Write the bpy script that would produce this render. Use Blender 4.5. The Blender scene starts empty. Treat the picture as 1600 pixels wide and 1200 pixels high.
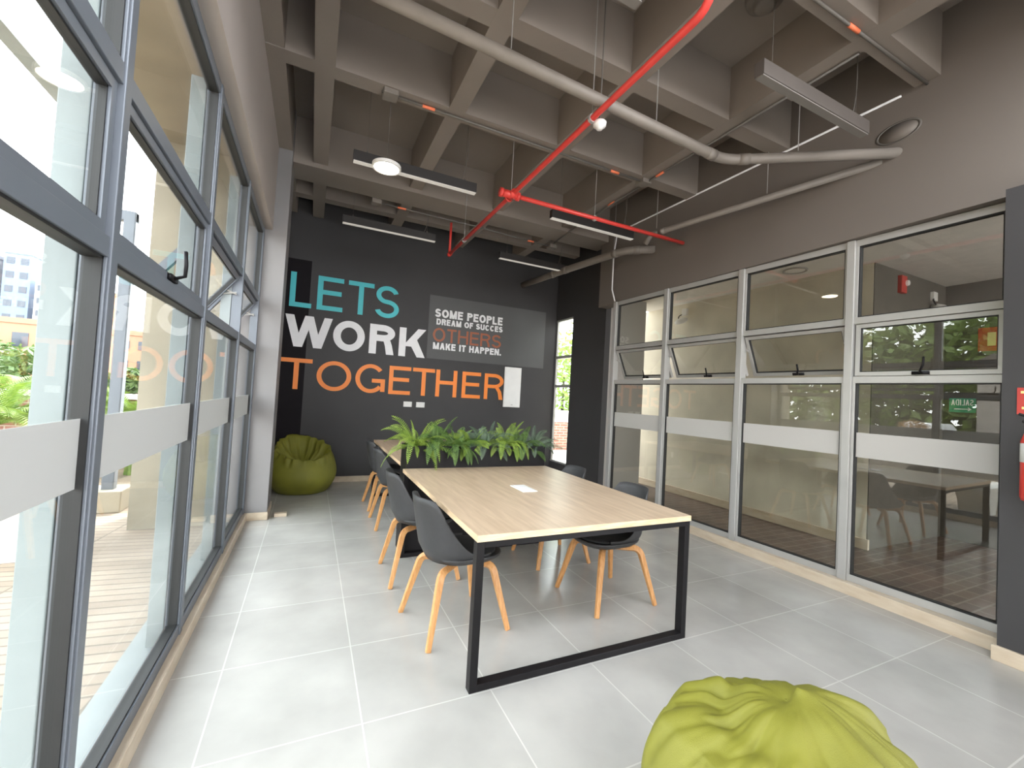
import bpy, bmesh, math, random
from mathutils import Vector, Matrix
random.seed(7)
PI = math.pi
SC = bpy.context.scene
COL = SC.collection

# ---------------------------------------------------------------- camera, sky, exposure
YAW, PITCH, ROLL, CAMH, FPX = .4408, .031, .0559, 1.4311, 664.12
cd = bpy.data.cameras.new('camera'); cam = bpy.data.objects.new('camera', cd); COL.objects.link(cam)
cd.sensor_fit = 'HORIZONTAL'; cd.sensor_width = 36; cd.lens = FPX / 1600 * 36
cd.clip_start = .05; cd.clip_end = 600
_f = Vector((math.sin(YAW) * math.cos(PITCH), math.cos(YAW) * math.cos(PITCH), math.sin(PITCH)))
_r = Vector((math.cos(YAW), -math.sin(YAW), 0)); _u = _r.cross(_f)
_r2 = _r * math.cos(ROLL) + _u * math.sin(ROLL); _u2 = -_r * math.sin(ROLL) + _u * math.cos(ROLL)
cam.matrix_world = Matrix(((_r2.x, _u2.x, -_f.x, 0), (_r2.y, _u2.y, -_f.y, 0), (_r2.z, _u2.z, -_f.z, CAMH), (0, 0, 0, 1)))
SC.camera = cam
W = bpy.data.worlds.new('overcast_sky'); SC.world = W; W.use_nodes = True
_n = W.node_tree.nodes; _l = W.node_tree.links
_bg = _n['Background']
_tc = _n.new('ShaderNodeTexCoord'); _sep = _n.new('ShaderNodeSeparateXYZ'); _rmp = _n.new('ShaderNodeValToRGB')
_l.new(_tc.outputs['Generated'], _sep.inputs[0]); _l.new(_sep.outputs['Z'], _rmp.inputs[0])
_rmp.color_ramp.elements[0].position = 0; _rmp.color_ramp.elements[0].color = (.97, .985, 1, 1)
_rmp.color_ramp.elements[1].position = .7; _rmp.color_ramp.elements[1].color = (.88, .94, 1, 1)
_l.new(_rmp.outputs[0], _bg.inputs['Color']); _bg.inputs['Strength'].default_value = 5.0
sd = bpy.data.lights.new('sun', 'SUN'); sd.energy = 4.0; sd.angle = math.radians(3); sd.color = (1, .93, .82)
sun = bpy.data.objects.new('sun', sd); COL.objects.link(sun)
sun.rotation_euler = (math.radians(32), 0, math.radians(150))
SC.view_settings.view_transform = 'Standard'
try: SC.view_settings.look = 'None'
except Exception: pass
SC.view_settings.gamma = 1; SC.view_settings.use_curve_mapping = False
SC.view_settings.exposure = 1.12
SC.cycles.max_bounces = 10; SC.cycles.diffuse_bounces = 6; SC.cycles.glossy_bounces = 5
SC.cycles.transparent_max_bounces = 24; SC.cycles.caustics_reflective = False; SC.cycles.caustics_refractive = False
SC.cycles.sample_clamp_indirect = 8

# ---------------------------------------------------------------- materials
def nodes(name):
    m = bpy.data.materials.new(name); m.use_nodes = True
    nt = m.node_tree; b = nt.nodes['Principled BSDF']
    return m, nt, b
def mat(name, col, rough=.5, metal=0, var=.06, scale=8, bump=0, bscale=200, spec=.5, stretch=None, col2=None):
    m, nt, b = nodes(name); N = nt.nodes; Lk = nt.links
    b.inputs['Roughness'].default_value = rough; b.inputs['Metallic'].default_value = metal
    b.inputs['Specular IOR Level'].default_value = spec
    tc = N.new('ShaderNodeTexCoord'); mp = N.new('ShaderNodeMapping'); Lk.new(tc.outputs['Object'], mp.inputs[0])
    if stretch: mp.inputs['Scale'].default_value = stretch
    nz = N.new('ShaderNodeTexNoise'); nz.inputs['Scale'].default_value = scale; nz.inputs['Detail'].default_value = 5
    Lk.new(mp.outputs[0], nz.inputs['Vector'])
    rp = N.new('ShaderNodeValToRGB'); Lk.new(nz.outputs['Fac'], rp.inputs[0])
    c2 = col2 or tuple(min(1, c * (1 + var)) for c in col); c1 = col if col2 else tuple(c * (1 - var) for c in col)
    rp.color_ramp.elements[0].position = .3; rp.color_ramp.elements[0].color = (*c1, 1)
    rp.color_ramp.elements[1].position = .7; rp.color_ramp.elements[1].color = (*c2, 1)
    Lk.new(rp.outputs[0], b.inputs['Base Color'])
    if bump:
        n2 = N.new('ShaderNodeTexNoise'); n2.inputs['Scale'].default_value = bscale; n2.inputs['Detail'].default_value = 3
        Lk.new(mp.outputs[0], n2.inputs['Vector'])
        bp = N.new('ShaderNodeBump'); bp.inputs['Strength'].default_value = bump; bp.inputs['Distance'].default_value = .01
        Lk.new(n2.outputs['Fac'], bp.inputs['Height']); Lk.new(bp.outputs[0], b.inputs['Normal'])
    return m
def tiles(name, c1, c2, joint, w, h, mortar, off=(0, 0), rot=0, offset=0, rough=.3, plane='xy', var=.5, bump=.3, spec=.5, noise=.25):
    """Brick texture laid in world metres on the named plane."""
    m, nt, b = nodes(name); N = nt.nodes; Lk = nt.links
    g = N.new('ShaderNodeNewGeometry'); s = N.new('ShaderNodeSeparateXYZ'); Lk.new(g.outputs['Position'], s.inputs[0])
    cb = N.new('ShaderNodeCombineXYZ'); ax = {'x': 'X', 'y': 'Y', 'z': 'Z'}
    Lk.new(s.outputs[ax[plane[0]]], cb.inputs[0]); Lk.new(s.outputs[ax[plane[1]]], cb.inputs[1])
    mp = N.new('ShaderNodeMapping'); Lk.new(cb.outputs[0], mp.inputs[0])
    mp.inputs['Location'].default_value = (-off[0], -off[1], 0); mp.inputs['Rotation'].default_value = (0, 0, rot)
    br = N.new('ShaderNodeTexBrick'); Lk.new(mp.outputs[0], br.inputs['Vector'])
    br.offset = offset; br.inputs['Scale'].default_value = 1
    br.inputs['Brick Width'].default_value = w; br.inputs['Row Height'].default_value = h
    br.inputs['Mortar Size'].default_value = mortar; br.inputs['Mortar Smooth'].default_value = .1; br.inputs['Bias'].default_value = 0
    br.inputs['Color1'].default_value = (*c1, 1); br.inputs['Color2'].default_value = (*c2, 1); br.inputs['Mortar'].default_value = (*joint, 1)
    nz = N.new('ShaderNodeTexNoise'); nz.inputs['Scale'].default_value = 2.2; nz.inputs['Detail'].default_value = 6
    Lk.new(mp.outputs[0], nz.inputs['Vector'])
    mr = N.new('ShaderNodeMapRange'); mr.inputs[1].default_value = .3; mr.inputs[2].default_value = .7
    mr.inputs[3].default_value = 1 - noise; mr.inputs[4].default_value = 1 + noise * .5
    Lk.new(nz.outputs['Fac'], mr.inputs[0])
    mx = N.new('ShaderNodeMix'); mx.data_type = 'RGBA'; mx.blend_type = 'MULTIPLY'; mx.inputs[0].default_value = 1
    Lk.new(br.outputs['Color'], mx.inputs[6]); Lk.new(mr.outputs[0], mx.inputs[7]); Lk.new(mx.outputs[2], b.inputs['Base Color'])
    b.inputs['Roughness'].default_value = rough; b.inputs['Specular IOR Level'].default_value = spec
    bp = N.new('ShaderNodeBump'); bp.inputs['Strength'].default_value = bump; bp.inputs['Distance'].default_value = .002; bp.invert = True
    Lk.new(br.outputs['Fac'], bp.inputs['Height']); Lk.new(bp.outputs[0], b.inputs['Normal'])
    return m
def glass(name, tint=(1, 1, 1), f0=.045):
    m = bpy.data.materials.new(name); m.use_nodes = True; nt = m.node_tree; N = nt.nodes; Lk = nt.links
    N.remove(N['Principled BSDF']); out = N['Material Output']
    lw = N.new('ShaderNodeLayerWeight'); lw.inputs['Blend'].default_value = .5
    pw = N.new('ShaderNodeMath'); pw.operation = 'POWER'; pw.inputs[1].default_value = 5; Lk.new(lw.outputs['Facing'], pw.inputs[0])
    ma = N.new('ShaderNodeMath'); ma.operation = 'MULTIPLY_ADD'; ma.inputs[1].default_value = 1 - f0; ma.inputs[2].default_value = f0
    Lk.new(pw.outputs[0], ma.inputs[0])
    t = N.new('ShaderNodeBsdfTransparent'); t.inputs[0].default_value = (*tint, 1)
    g = N.new('ShaderNodeBsdfGlossy'); g.inputs['Roughness'].default_value = .0
    mx = N.new('ShaderNodeMixShader'); Lk.new(ma.outputs[0], mx.inputs[0]); Lk.new(t.outputs[0], mx.inputs[1]); Lk.new(g.outputs[0], mx.inputs[2])
    Lk.new(mx.outputs[0], out.inputs[0]); return m
def frost(name, col, clear=.12, trans=.3):
    m = bpy.data.materials.new(name); m.use_nodes = True; nt = m.node_tree; N = nt.nodes; Lk = nt.links
    N.remove(N['Principled BSDF']); out = N['Material Output']
    d = N.new('ShaderNodeBsdfDiffuse'); d.inputs[0].default_value = (*col, 1)
    tl = N.new('ShaderNodeBsdfTranslucent'); tl.inputs[0].default_value = (*col, 1)
    t = N.new('ShaderNodeBsdfTransparent')
    a = N.new('ShaderNodeMixShader'); a.inputs[0].default_value = trans; Lk.new(d.outputs[0], a.inputs[1]); Lk.new(tl.outputs[0], a.inputs[2])
    nz = N.new('ShaderNodeTexNoise'); nz.inputs['Scale'].default_value = 300
    mr = N.new('ShaderNodeMapRange'); mr.inputs[3].default_value = clear * .8; mr.inputs[4].default_value = clear * 1.2; Lk.new(nz.outputs['Fac'], mr.inputs[0])
    c = N.new('ShaderNodeMixShader'); Lk.new(mr.outputs[0], c.inputs[0]); Lk.new(a.outputs[0], c.inputs[1]); Lk.new(t.outputs[0], c.inputs[2])
    Lk.new(c.outputs[0], out.inputs[0]); return m
def emit(name, col, s, base=(.8, .8, .8)):
    m, nt, b = nodes(name); b.inputs['Base Color'].default_value = (*base, 1); b.inputs['Roughness'].default_value = .4
    b.inputs['Emission Color'].default_value = (*col, 1); b.inputs['Emission Strength'].default_value = s
    nz = nt.nodes.new('ShaderNodeTexNoise'); nz.inputs['Scale'].default_value = 3
    mr = nt.nodes.new('ShaderNodeMapRange'); mr.inputs[3].default_value = s * .97; mr.inputs[4].default_value = s * 1.03
    nt.links.new(nz.outputs['Fac'], mr.inputs[0]); nt.links.new(mr.outputs[0], b.inputs['Emission Strength'])
    return m
def wood(name, c1, c2, stretch, scale=6, rough=.45, spec=.4):
    m, nt, b = nodes(name); N = nt.nodes; Lk = nt.links
    tc = N.new('ShaderNodeTexCoord'); mp = N.new('ShaderNodeMapping'); mp.inputs['Scale'].default_value = stretch; Lk.new(tc.outputs['Object'], mp.inputs[0])
    nz = N.new('ShaderNodeTexNoise'); nz.inputs['Scale'].default_value = scale; nz.inputs['Detail'].default_value = 8; nz.inputs['Distortion'].default_value = .4
    Lk.new(mp.outputs[0], nz.inputs['Vector'])
    rp = N.new('ShaderNodeValToRGB'); Lk.new(nz.outputs['Fac'], rp.inputs[0])
    rp.color_ramp.elements[0].position = .35; rp.color_ramp.elements[0].color = (*c1, 1)
    rp.color_ramp.elements[1].position = .68; rp.color_ramp.elements[1].color = (*c2, 1)
    Lk.new(rp.outputs[0], b.inputs['Base Color']); b.inputs['Roughness'].default_value = rough; b.inputs['Specular IOR Level'].default_value = spec
    return m
def leafmat(name, c1, c2, rough=.45):
    m, nt, b = nodes(name); N = nt.nodes; Lk = nt.links
    nz = N.new('ShaderNodeTexNoise'); nz.inputs['Scale'].default_value = 14; nz.inputs['Detail'].default_value = 2
    tc = N.new('ShaderNodeTexCoord'); Lk.new(tc.outputs['Object'], nz.inputs['Vector'])
    rp = N.new('ShaderNodeValToRGB'); Lk.new(nz.outputs['Fac'], rp.inputs[0])
    rp.color_ramp.elements[0].position = .3; rp.color_ramp.elements[0].color = (*c1, 1)
    rp.color_ramp.elements[1].position = .7; rp.color_ramp.elements[1].color = (*c2, 1)
    Lk.new(rp.outputs[0], b.inputs['Base Color']); b.inputs['Roughness'].default_value = rough
    tl = N.new('ShaderNodeBsdfTranslucent'); Lk.new(rp.outputs[0], tl.inputs[0])
    mx = N.new('ShaderNodeMixShader'); mx.inputs[0].default_value = .3
    Lk.new(b.outputs[0], mx.inputs[1]); Lk.new(tl.outputs[0], mx.inputs[2]); Lk.new(mx.outputs[0], N['Material Output'].inputs[0])
    return m

M = {}
M['tile'] = tiles('floor_tile', (.41, .395, .37), (.44, .425, .40), (.56, .54, .51), .596, .60, .0035, off=(-.306, 1.925), rough=.22, noise=.16, bump=.15)
M['wall'] = mat('charcoal_paint', (.050, .048, .049), rough=.6, spec=.3, var=.06, scale=1.5, bump=.04, bscale=120)
M['wall_dark'] = mat('black_paint', (.012, .010, .012), rough=.7, spec=.12, var=.05, bump=.03)
M['panel'] = mat('grey_paint_panel', (.085, .085, .085), rough=.6, var=.05, scale=2)
M['col'] = mat('grey_column_paint', (.20, .19, .19), rough=.5, var=.05, scale=2)
M['ceil'] = mat('ceiling_paint', (.23, .195, .168), rough=.7, var=.06, scale=1.3, bump=.1, bscale=30)
M['bulk'] = mat('bulkhead_paint', (.16, .138, .12), rough=.6, var=.05, scale=1.0)
M['lintel'] = mat('lintel_paint', (.34, .30, .275), rough=.7, var=.05, scale=1.5)
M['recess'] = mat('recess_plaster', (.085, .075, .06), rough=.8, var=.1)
M['lowwall'] = mat('low_wall_render', (.17, .15, .13), rough=.8, var=.08)
M['marble'] = mat('cream_marble', (.50, .40, .29), rough=.35, var=.12, scale=5, stretch=(2, 1, 4), col2=(.62, .53, .41))
M['alu'] = mat('silver_aluminium', (.43, .42, .40), rough=.45, metal=.35, var=.05, scale=3)
M['alu_dark'] = mat('grey_steel_paint', (.14, .155, .18), rough=.42, metal=.2, var=.06, scale=3)
M['alu_out'] = mat('weathered_steel_paint', (.235, .265, .27), rough=.5, var=.06, scale=3)
M['gasket'] = mat('black_rubber', (.012, .012, .012), rough=.6)
M['glass'] = glass('clear_glass', (.97, .99, .98), .022)
M['glass_part'] = glass('partition_glass', (.88, .88, .85), .075)
M['frost'] = frost('frosted_film', (.50, .50, .49), .06, .18)
M['frost_part'] = frost('frosted_film_partition', (.62, .60, .57), .12, .25)
M['oak'] = wood('oak_laminate', (.46, .335, .225), (.58, .44, .31), (9, .9, 9), 3.2, .36, .45)
M['oak_edge'] = wood('oak_edge_band', (.60, .42, .26), (.74, .56, .38), (3, 3, 20), 3, .45)
M['beech'] = wood('honey_beech', (.46, .215, .075), (.60, .32, .13), (14, 14, 1.5), 5, .38)
M['blk_metal'] = mat('black_powder_coat', (.010, .009, .010), rough=.45, spec=.18, var=.1, scale=20)
M['plastic'] = mat('black_matt_plastic', (.040, .040, .042), rough=.5, spec=.35, var=.06, scale=30, bump=.05, bscale=600)
M['cushion'] = mat('black_seat_fabric', (.015, .015, .016), rough=.9, bump=.3, bscale=700)
M['white_pl'] = mat('white_plastic', (.75, .74, .72), rough=.35, var=.03)
M['slot'] = mat('socket_slot', (.05, .05, .05), rough=.5)
M['cyan'] = mat('turquoise_vinyl', (.055, .50, .55), rough=.5, var=.03)
M['white_v'] = mat('white_vinyl', (.78, .77, .78), rough=.5, var=.03)
M['orange_v'] = mat('orange_vinyl', (.86, .235, .03), rough=.5, var=.03)
M['rust_v'] = mat('rust_vinyl', (.33, .10, .045), rough=.5, var=.03)
M['olive'] = mat('olive_canvas', (.19, .185, .018), rough=.62, var=.12, scale=5, bump=.25, bscale=500)
M['red'] = mat('red_pipe_paint', (.68, .055, .045), rough=.35, var=.05)
M['greypipe'] = mat('grey_pipe_paint', (.20, .175, .152), rough=.5, var=.05)
M['cond'] = mat('grey_conduit', (.13, .118, .105), rough=.5)
M['orange_pl'] = mat('orange_coupling', (.9, .22, .10), rough=.45)
M['steel'] = mat('galvanised_wire', (.5, .49, .47), rough=.4, metal=.6)
M['lampblk'] = mat('black_lamp_body', (.022, .019, .018), rough=.5)
M['lampgrey'] = mat('grey_lamp_body', (.085, .072, .064), rough=.5)
M['led'] = emit('lamp_diffuser', (1, .93, .82), .16, (.34, .32, .30))
M['led_off'] = mat('unlit_diffuser', (.17, .155, .14), rough=.6, var=.03)
M['glow_disc'] = emit('reflection_glow', (1, .88, .66), 14, (.9, .9, .85))  # glow of the disc that imitates a reflected downlight
M['leaf_a'] = leafmat('fern_bright', (.16, .27, .035), (.36, .48, .09))
M['leaf_b'] = leafmat('fern_deep', (.07, .15, .035), (.17, .27, .07))
M['leaf_c'] = leafmat('fern_bluish', (.085, .14, .09), (.19, .26, .17))
M['palm'] = leafmat('palm_leaf', (.10, .18, .025), (.24, .33, .06))
M['hedge'] = leafmat('wild_foliage', (.05, .10, .03), (.14, .21, .06))
M['hedge_dk'] = leafmat('slope_foliage', (.06, .11, .02), (.18, .25, .05))
M['rustleaf'] = leafmat('dry_shrub', (.26, .14, .05), (.40, .24, .09))
M['soil'] = mat('dark_soil', (.03, .02, .015), rough=.95, bump=.6, bscale=60)
M['concrete'] = mat('beige_concrete', (.34, .30, .23), rough=.8, var=.12, scale=2.2, bump=.15, bscale=40)
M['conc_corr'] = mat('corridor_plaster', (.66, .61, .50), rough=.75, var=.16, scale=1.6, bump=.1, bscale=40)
M['conc_grey'] = mat('grey_plaster', (.33, .31, .285), rough=.7, var=.05, scale=1.5)
M['conc_wh'] = mat('pale_render', (.70, .67, .62), rough=.8, var=.05)
M['terr'] = tiles('terrace_paver', (.27, .205, .15), (.33, .26, .195), (.15, .115, .085), 1.15, .095, .008, off=(0, 0), rot=.12, rough=.75, noise=.2)
M['paver'] = tiles('corridor_paver', (.105, .066, .046), (.15, .092, .066), (.21, .17, .14), .22, .11, .008, rough=.5, offset=.5, noise=.3)
M['brick_x'] = tiles('parapet_brick', (.19, .07, .045), (.25, .10, .065), (.33, .27, .20), .25, .075, .009, rough=.8, offset=.5, plane='xz')
M['brick_y'] = tiles('parapet_brick_side', (.35, .11, .065), (.45, .16, .10), (.50, .42, .33), .25, .075, .009, rough=.8, offset=.5, plane='yz')
M['green_sign'] = mat('green_sign', (.02, .22, .12), rough=.4)
M['red_sign'] = mat('red_sign', (.45, .035, .025), rough=.4)
M['yellow_p'] = mat('pale_yellow_print', (.75, .65, .25), rough=.5)
M['booth'] = mat('booth_grey', (.30, .27, .245), rough=.8)
M['car'] = mat('white_car_paint', (.8, .8, .82), rough=.25)
M['dkglass'] = mat('dark_window', (.05, .06, .08), rough=.15)
M['bld1'] = mat('far_white_wall', (.33, .33, .36), rough=.8)
M['bld2'] = mat('far_orange_wall', (.36, .19, .12), rough=.8)
M['bld3'] = mat('far_blue_wall', (.15, .19, .27), rough=.8)
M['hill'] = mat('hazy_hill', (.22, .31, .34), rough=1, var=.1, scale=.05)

# ---------------------------------------------------------------- helpers
def box(bm, lo, hi, mtx=None):
    v = [bm.verts.new(Vector((x, y, z)) if mtx is None else mtx @ Vector((x, y, z))) for x in (lo[0], hi[0]) for y in (lo[1], hi[1]) for z in (lo[2], hi[2])]
    for f in ((0, 1, 3, 2), (4, 6, 7, 5), (0, 4, 5, 1), (2, 3, 7, 6), (0, 2, 6, 4), (1, 5, 7, 3)): bm.faces.new([v[i] for i in f])
def tube(bm, pts, r, seg=10, cap=True, rect=None):
    """Sweep a circle (or rect=(w,h) profile) along pts; r may be a list."""
    pts = [Vector(p) for p in pts]; n = len(pts); rings = []
    up = None
    for i, p in enumerate(pts):
        d = (pts[min(i + 1, n - 1)] - pts[max(i - 1, 0)]).normalized()
        if up is None:
            up = Vector((0, 0, 1)) if abs(d.z) < .9 else Vector((0, 1, 0))
        s = d.cross(up).normalized(); u2 = s.cross(d).normalized(); up = u2
        k = 1.0
        if 0 < i < n - 1:
            a = (pts[i] - pts[i - 1]).normalized().dot((pts[i + 1] - pts[i]).normalized())
            k = 1 / max(.5, math.sqrt((1 + a) / 2))
        rr = r[i] if isinstance(r, (list, tuple)) else r
        ring = []
        if rect:
            for a, b in ((-1, -1), (1, -1), (1, 1), (-1, 1)): ring.append(bm.verts.new(p + s * a * rect[0] / 2 * rr + u2 * b * rect[1] / 2 * rr))
        else:
            for j in range(seg):
                t = 2 * PI * j / seg; ring.append(bm.verts.new(p + s * math.cos(t) * rr + u2 * math.sin(t) * rr))
        rings.append(ring)
    m = len(rings[0])
    for a, b in zip(rings, rings[1:]):
        for j in range(m): bm.faces.new((a[j], a[(j + 1) % m], b[(j + 1) % m], b[j]))
    if cap:
        bm.faces.new(rings[0][::-1]); bm.faces.new(rings[-1])
def lathe(bm, prof, seg=32, mtx=None, fn=None):
    rings = []
    for r, z in prof:
        if r < 1e-6:
            p = Vector((0, 0, z)); p = fn(p, 0) if fn else p
            rings.append([bm.verts.new(mtx @ p if mtx else p)])
        else:
            rg = []
            for j in range(seg):
                t = 2 * PI * j / seg; p = Vector((r * math.cos(t), r * math.sin(t), z)); p = fn(p, t) if fn else p
                rg.append(bm.verts.new(mtx @ p if mtx else p))
            rings.append(rg)
    for a, b in zip(rings, rings[1:]):
        for j in range(seg):
            q = [a[j % len(a)], a[(j + 1) % len(a)], b[(j + 1) % len(b)], b[j % len(b)]]
            q2 = []
            for v in q:
                if v not in q2: q2.append(v)
            if len(q2) >= 3: bm.faces.new(q2)
def obj(name, bm, m, parent=None, bevel=0, smooth=False, subsurf=0, solid=0):
    bmesh.ops.recalc_face_normals(bm, faces=bm.faces)
    me = bpy.data.meshes.new(name); bm.to_mesh(me); bm.free()
    o = bpy.data.objects.new(name, me); COL.objects.link(o)
    me.materials.append(M[m] if isinstance(m, str) else m)
    if parent: o.parent = parent
    if solid:
        md = o.modifiers.new('solid', 'SOLIDIFY'); md.thickness = solid; md.offset = 0
    if subsurf:
        md = o.modifiers.new('sub', 'SUBSURF'); md.levels = subsurf; md.render_levels = subsurf
    if bevel:
        md = o.modifiers.new('bev', 'BEVEL'); md.width = bevel; md.segments = 2; md.limit_method = 'ANGLE'
    if smooth:
        for p in me.polygons: p.use_smooth = True
    return o
def bobj(name, lo, hi, m, parent=None, bevel=0):
    bm = bmesh.new(); box(bm, lo, hi); return obj(name, bm, m, parent, bevel)
def tag(o, label, cat, group=None, kind=None):
    if label: o['label'] = label
    if cat: o['category'] = cat
    if group: o['group'] = group
    if kind: o['kind'] = kind
    return o
def thing(name, label, cat, loc=(0, 0, 0), rz=0, group=None, kind=None):
    o = bpy.data.objects.new(name, None); COL.objects.link(o); o.empty_display_size = .1
    o.location = loc; o.rotation_euler = (0, 0, rz)
    return tag(o, label, cat, group, kind)
def struct(name, lo_hi, m, bevel=0, label=None):
    bm = bmesh.new()
    for lo, hi in lo_hi: box(bm, lo, hi)
    o = obj(name, bm, m, None, bevel); o['kind'] = 'structure'
    if label: o['label'] = label
    return o
def dup(root, loc, rz, label, group=None):
    r = root.copy(); COL.objects.link(r); r.location = loc; r.rotation_euler = (0, 0, rz); r['label'] = label
    if group: r['group'] = group
    for ch in list(root.children):
        c = ch.copy(); COL.objects.link(c); c.parent = r
        for g in list(ch.children):
            d = g.copy(); COL.objects.link(d); d.parent = c
    return r
def solve_arc(a, b, c, n=8):
    """quadratic bezier points"""
    a, b, c = Vector(a), Vector(b), Vector(c)
    return [a * (1 - t) ** 2 + b * 2 * t * (1 - t) + c * t * t for t in [i / n for i in range(n + 1)]]

# ---------------------------------------------------------------- room shell
XG = -.577                       # plane of the glazing on the left
def XP(y): return 4.03 - .0327 * (y - 3.5)     # plane of the glazed partition on the right
YB = 6.97
struct('floor', [((-.53, -3.2, -.12), (4.02, 7.0, 0))], 'tile')
# waffle ceiling: slab, ribs and the deep beam
cb = [((-.62, .1, 4.42), (4.4, 7.1, 4.6))]
for x in (-.06, 1.02, 2.13, 3.22): cb.append(((x - .075, .1, 3.95), (x + .075, 7.0, 4.45)))
for y in (.48, 1.53, 2.61, 3.69, 6.29): cb.append(((-.6, y - .075, 3.951), (4.1, y + .075, 4.45)))
cb.append(((-.6, 5.28, 3.90), (4.1, 5.70, 4.45)))
cb.append(((-.6, .1, 3.958), (-.34, 7.0, 4.45)))
struct('ceiling', cb, 'ceil')
struct('wall_back', [((-.75, YB, -.1), (4.15, YB + .15, 4.5))], 'wall')
struct('trim_1', [((-.42, YB - .003, .0), (-.10, YB + .01, 3.28))], 'wall_dark')       # black painted strip
struct('trim_2', [((1.695, YB - .002, 2.0), (3.915, YB + .01, 3.06))], 'panel')        # lighter painted field
struct('baseboard_back', [((-.57, YB - .012, 0), (4.15, YB + .01, .085))], 'marble', .002)
# left: pier, wall behind the pier, lintel over the glazing
struct('wall_left', [((-.75, 5.16, 0), (-.335, 5.62, 4.42)), ((-.75, 5.62, 0), (-.60, 7.0, 4.42))], 'col')
struct('wall_lintel', [((-.64, -.9, 3.06), (-.47, 5.16, 4.42))], 'lintel')
struct('baseboard_left', [((-.60, -.9, 0), (-.515, 5.16, .08)), ((-.56, 5.145, 0), (-.325, 5.63, .08))], 'marble', .003)
# right: window wall beside the back corner, bulkhead over the partition, near column
struct('wall_right', [((4.15, 5.45, 0), (4.25, 6.39, 4.42)), ((4.15, 6.39, 0), (4.21, 7.0, .28)), ((4.15, 6.39, 2.93), (4.21, 7.0, 4.42)), ((4.15, 6.962, 0), (4.21, 7.1, 4.42))], 'wall')
struct('wall_bulkhead', [((4.0, -.4, 2.91), (4.16, 5.45, 4.42)), ], 'bulk')
struct('wall_column', [((3.87, -.6, 0), (4.4, 1.085, 2.91))], 'wall')
struct('baseboard_column', [((3.85, -.6, 0), (3.89, 1.105, .09))], 'marble', .003)
struct('baseboard_right', [((3.985, 1.08, 0), (4.12, 5.2, .09))], 'marble', .003)
struct('wall_front', [((-.7, -3.3, 0), (-.58, -.9, 4.42))], 'conc_grey')

# ---------------------------------------------------------------- window bays
def sash(parent, L, z0, z1, ang, m, gm, side, handle=True, fw=.032):
    """top hung sash, local x along the bay, opening towards side*y"""
    s = bpy.data.objects.new('sash', None)
    H = z1 - z0
    rot = Matrix.Translation((0, 0, z1)) @ Matrix.Rotation(side * ang, 4, 'X') @ Matrix.Translation((0, 0, -z1))
    bm = bmesh.new()
    for lo, hi in (((.0, -.02, z0), (L, .02, z0 + fw)), ((0, -.02, z1 - fw), (L, .02, z1)), ((0, -.02, z0 + fw), (fw, .02, z1 - fw)), ((L - fw, -.02, z0 + fw), (L, .02, z1 - fw))): box(bm, lo, hi, rot)
    so = obj('sash', bm, m, parent)
    bm = bmesh.new()
    g = .007
    for lo, hi in (((fw, -.012, z0 + fw), (L - fw, .012, z0 + fw + g)), ((fw, -.012, z1 - fw - g), (L - fw, .012, z1 - fw)), ((fw, -.012, z0 + fw), (fw + g, .012, z1 - fw)), ((L - fw - g, -.012, z0 + fw), (L - fw, .012, z1 - fw))): box(bm, lo, hi, rot)
    obj('gasket', bm, 'gasket', so)
    bm = bmesh.new(); box(bm, (fw, -.003, z0 + fw), (L - fw, .003, z1 - fw), rot); obj('pane', bm, gm, so)
    if handle:
        bm = bmesh.new(); c = L * .5; y = -side * .02
        box(bm, (c - .05, min(y, y - side * .014), z0 + .004), (c + .05, max(y, y - side * .014), z0 + .028), rot)
        pts = [rot @ Vector(p) for p in ((c - .005, y - side * .014, z0 + .016), (c - .012, y - side * .05, z0 + .03), (c - .03, y - side * .055, z0 + .07), (c - .03, y - side * .05, z0 + .13))]
        tube(bm, pts, .008, 8); obj('handle', bm, 'blk_metal', so, smooth=True)
    if ang > .05:
        bm = bmesh.new()
        for xx in (.012, L - .012):
            a = Vector((xx, 0, z1 - H * .08)); b = rot @ Vector((xx, 0, z1 - H * .45)); c = Vector((xx, 0, z1 - H * .34))
            tube(bm, [a + Vector((0, 0, -.1)), b], .006, 6); tube(bm, [c, (b + rot @ Vector((xx, 0, z1 - H * .2))) / 2], .006, 6)
        obj('stay_arm', bm, 'steel', so)
    return so
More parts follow.
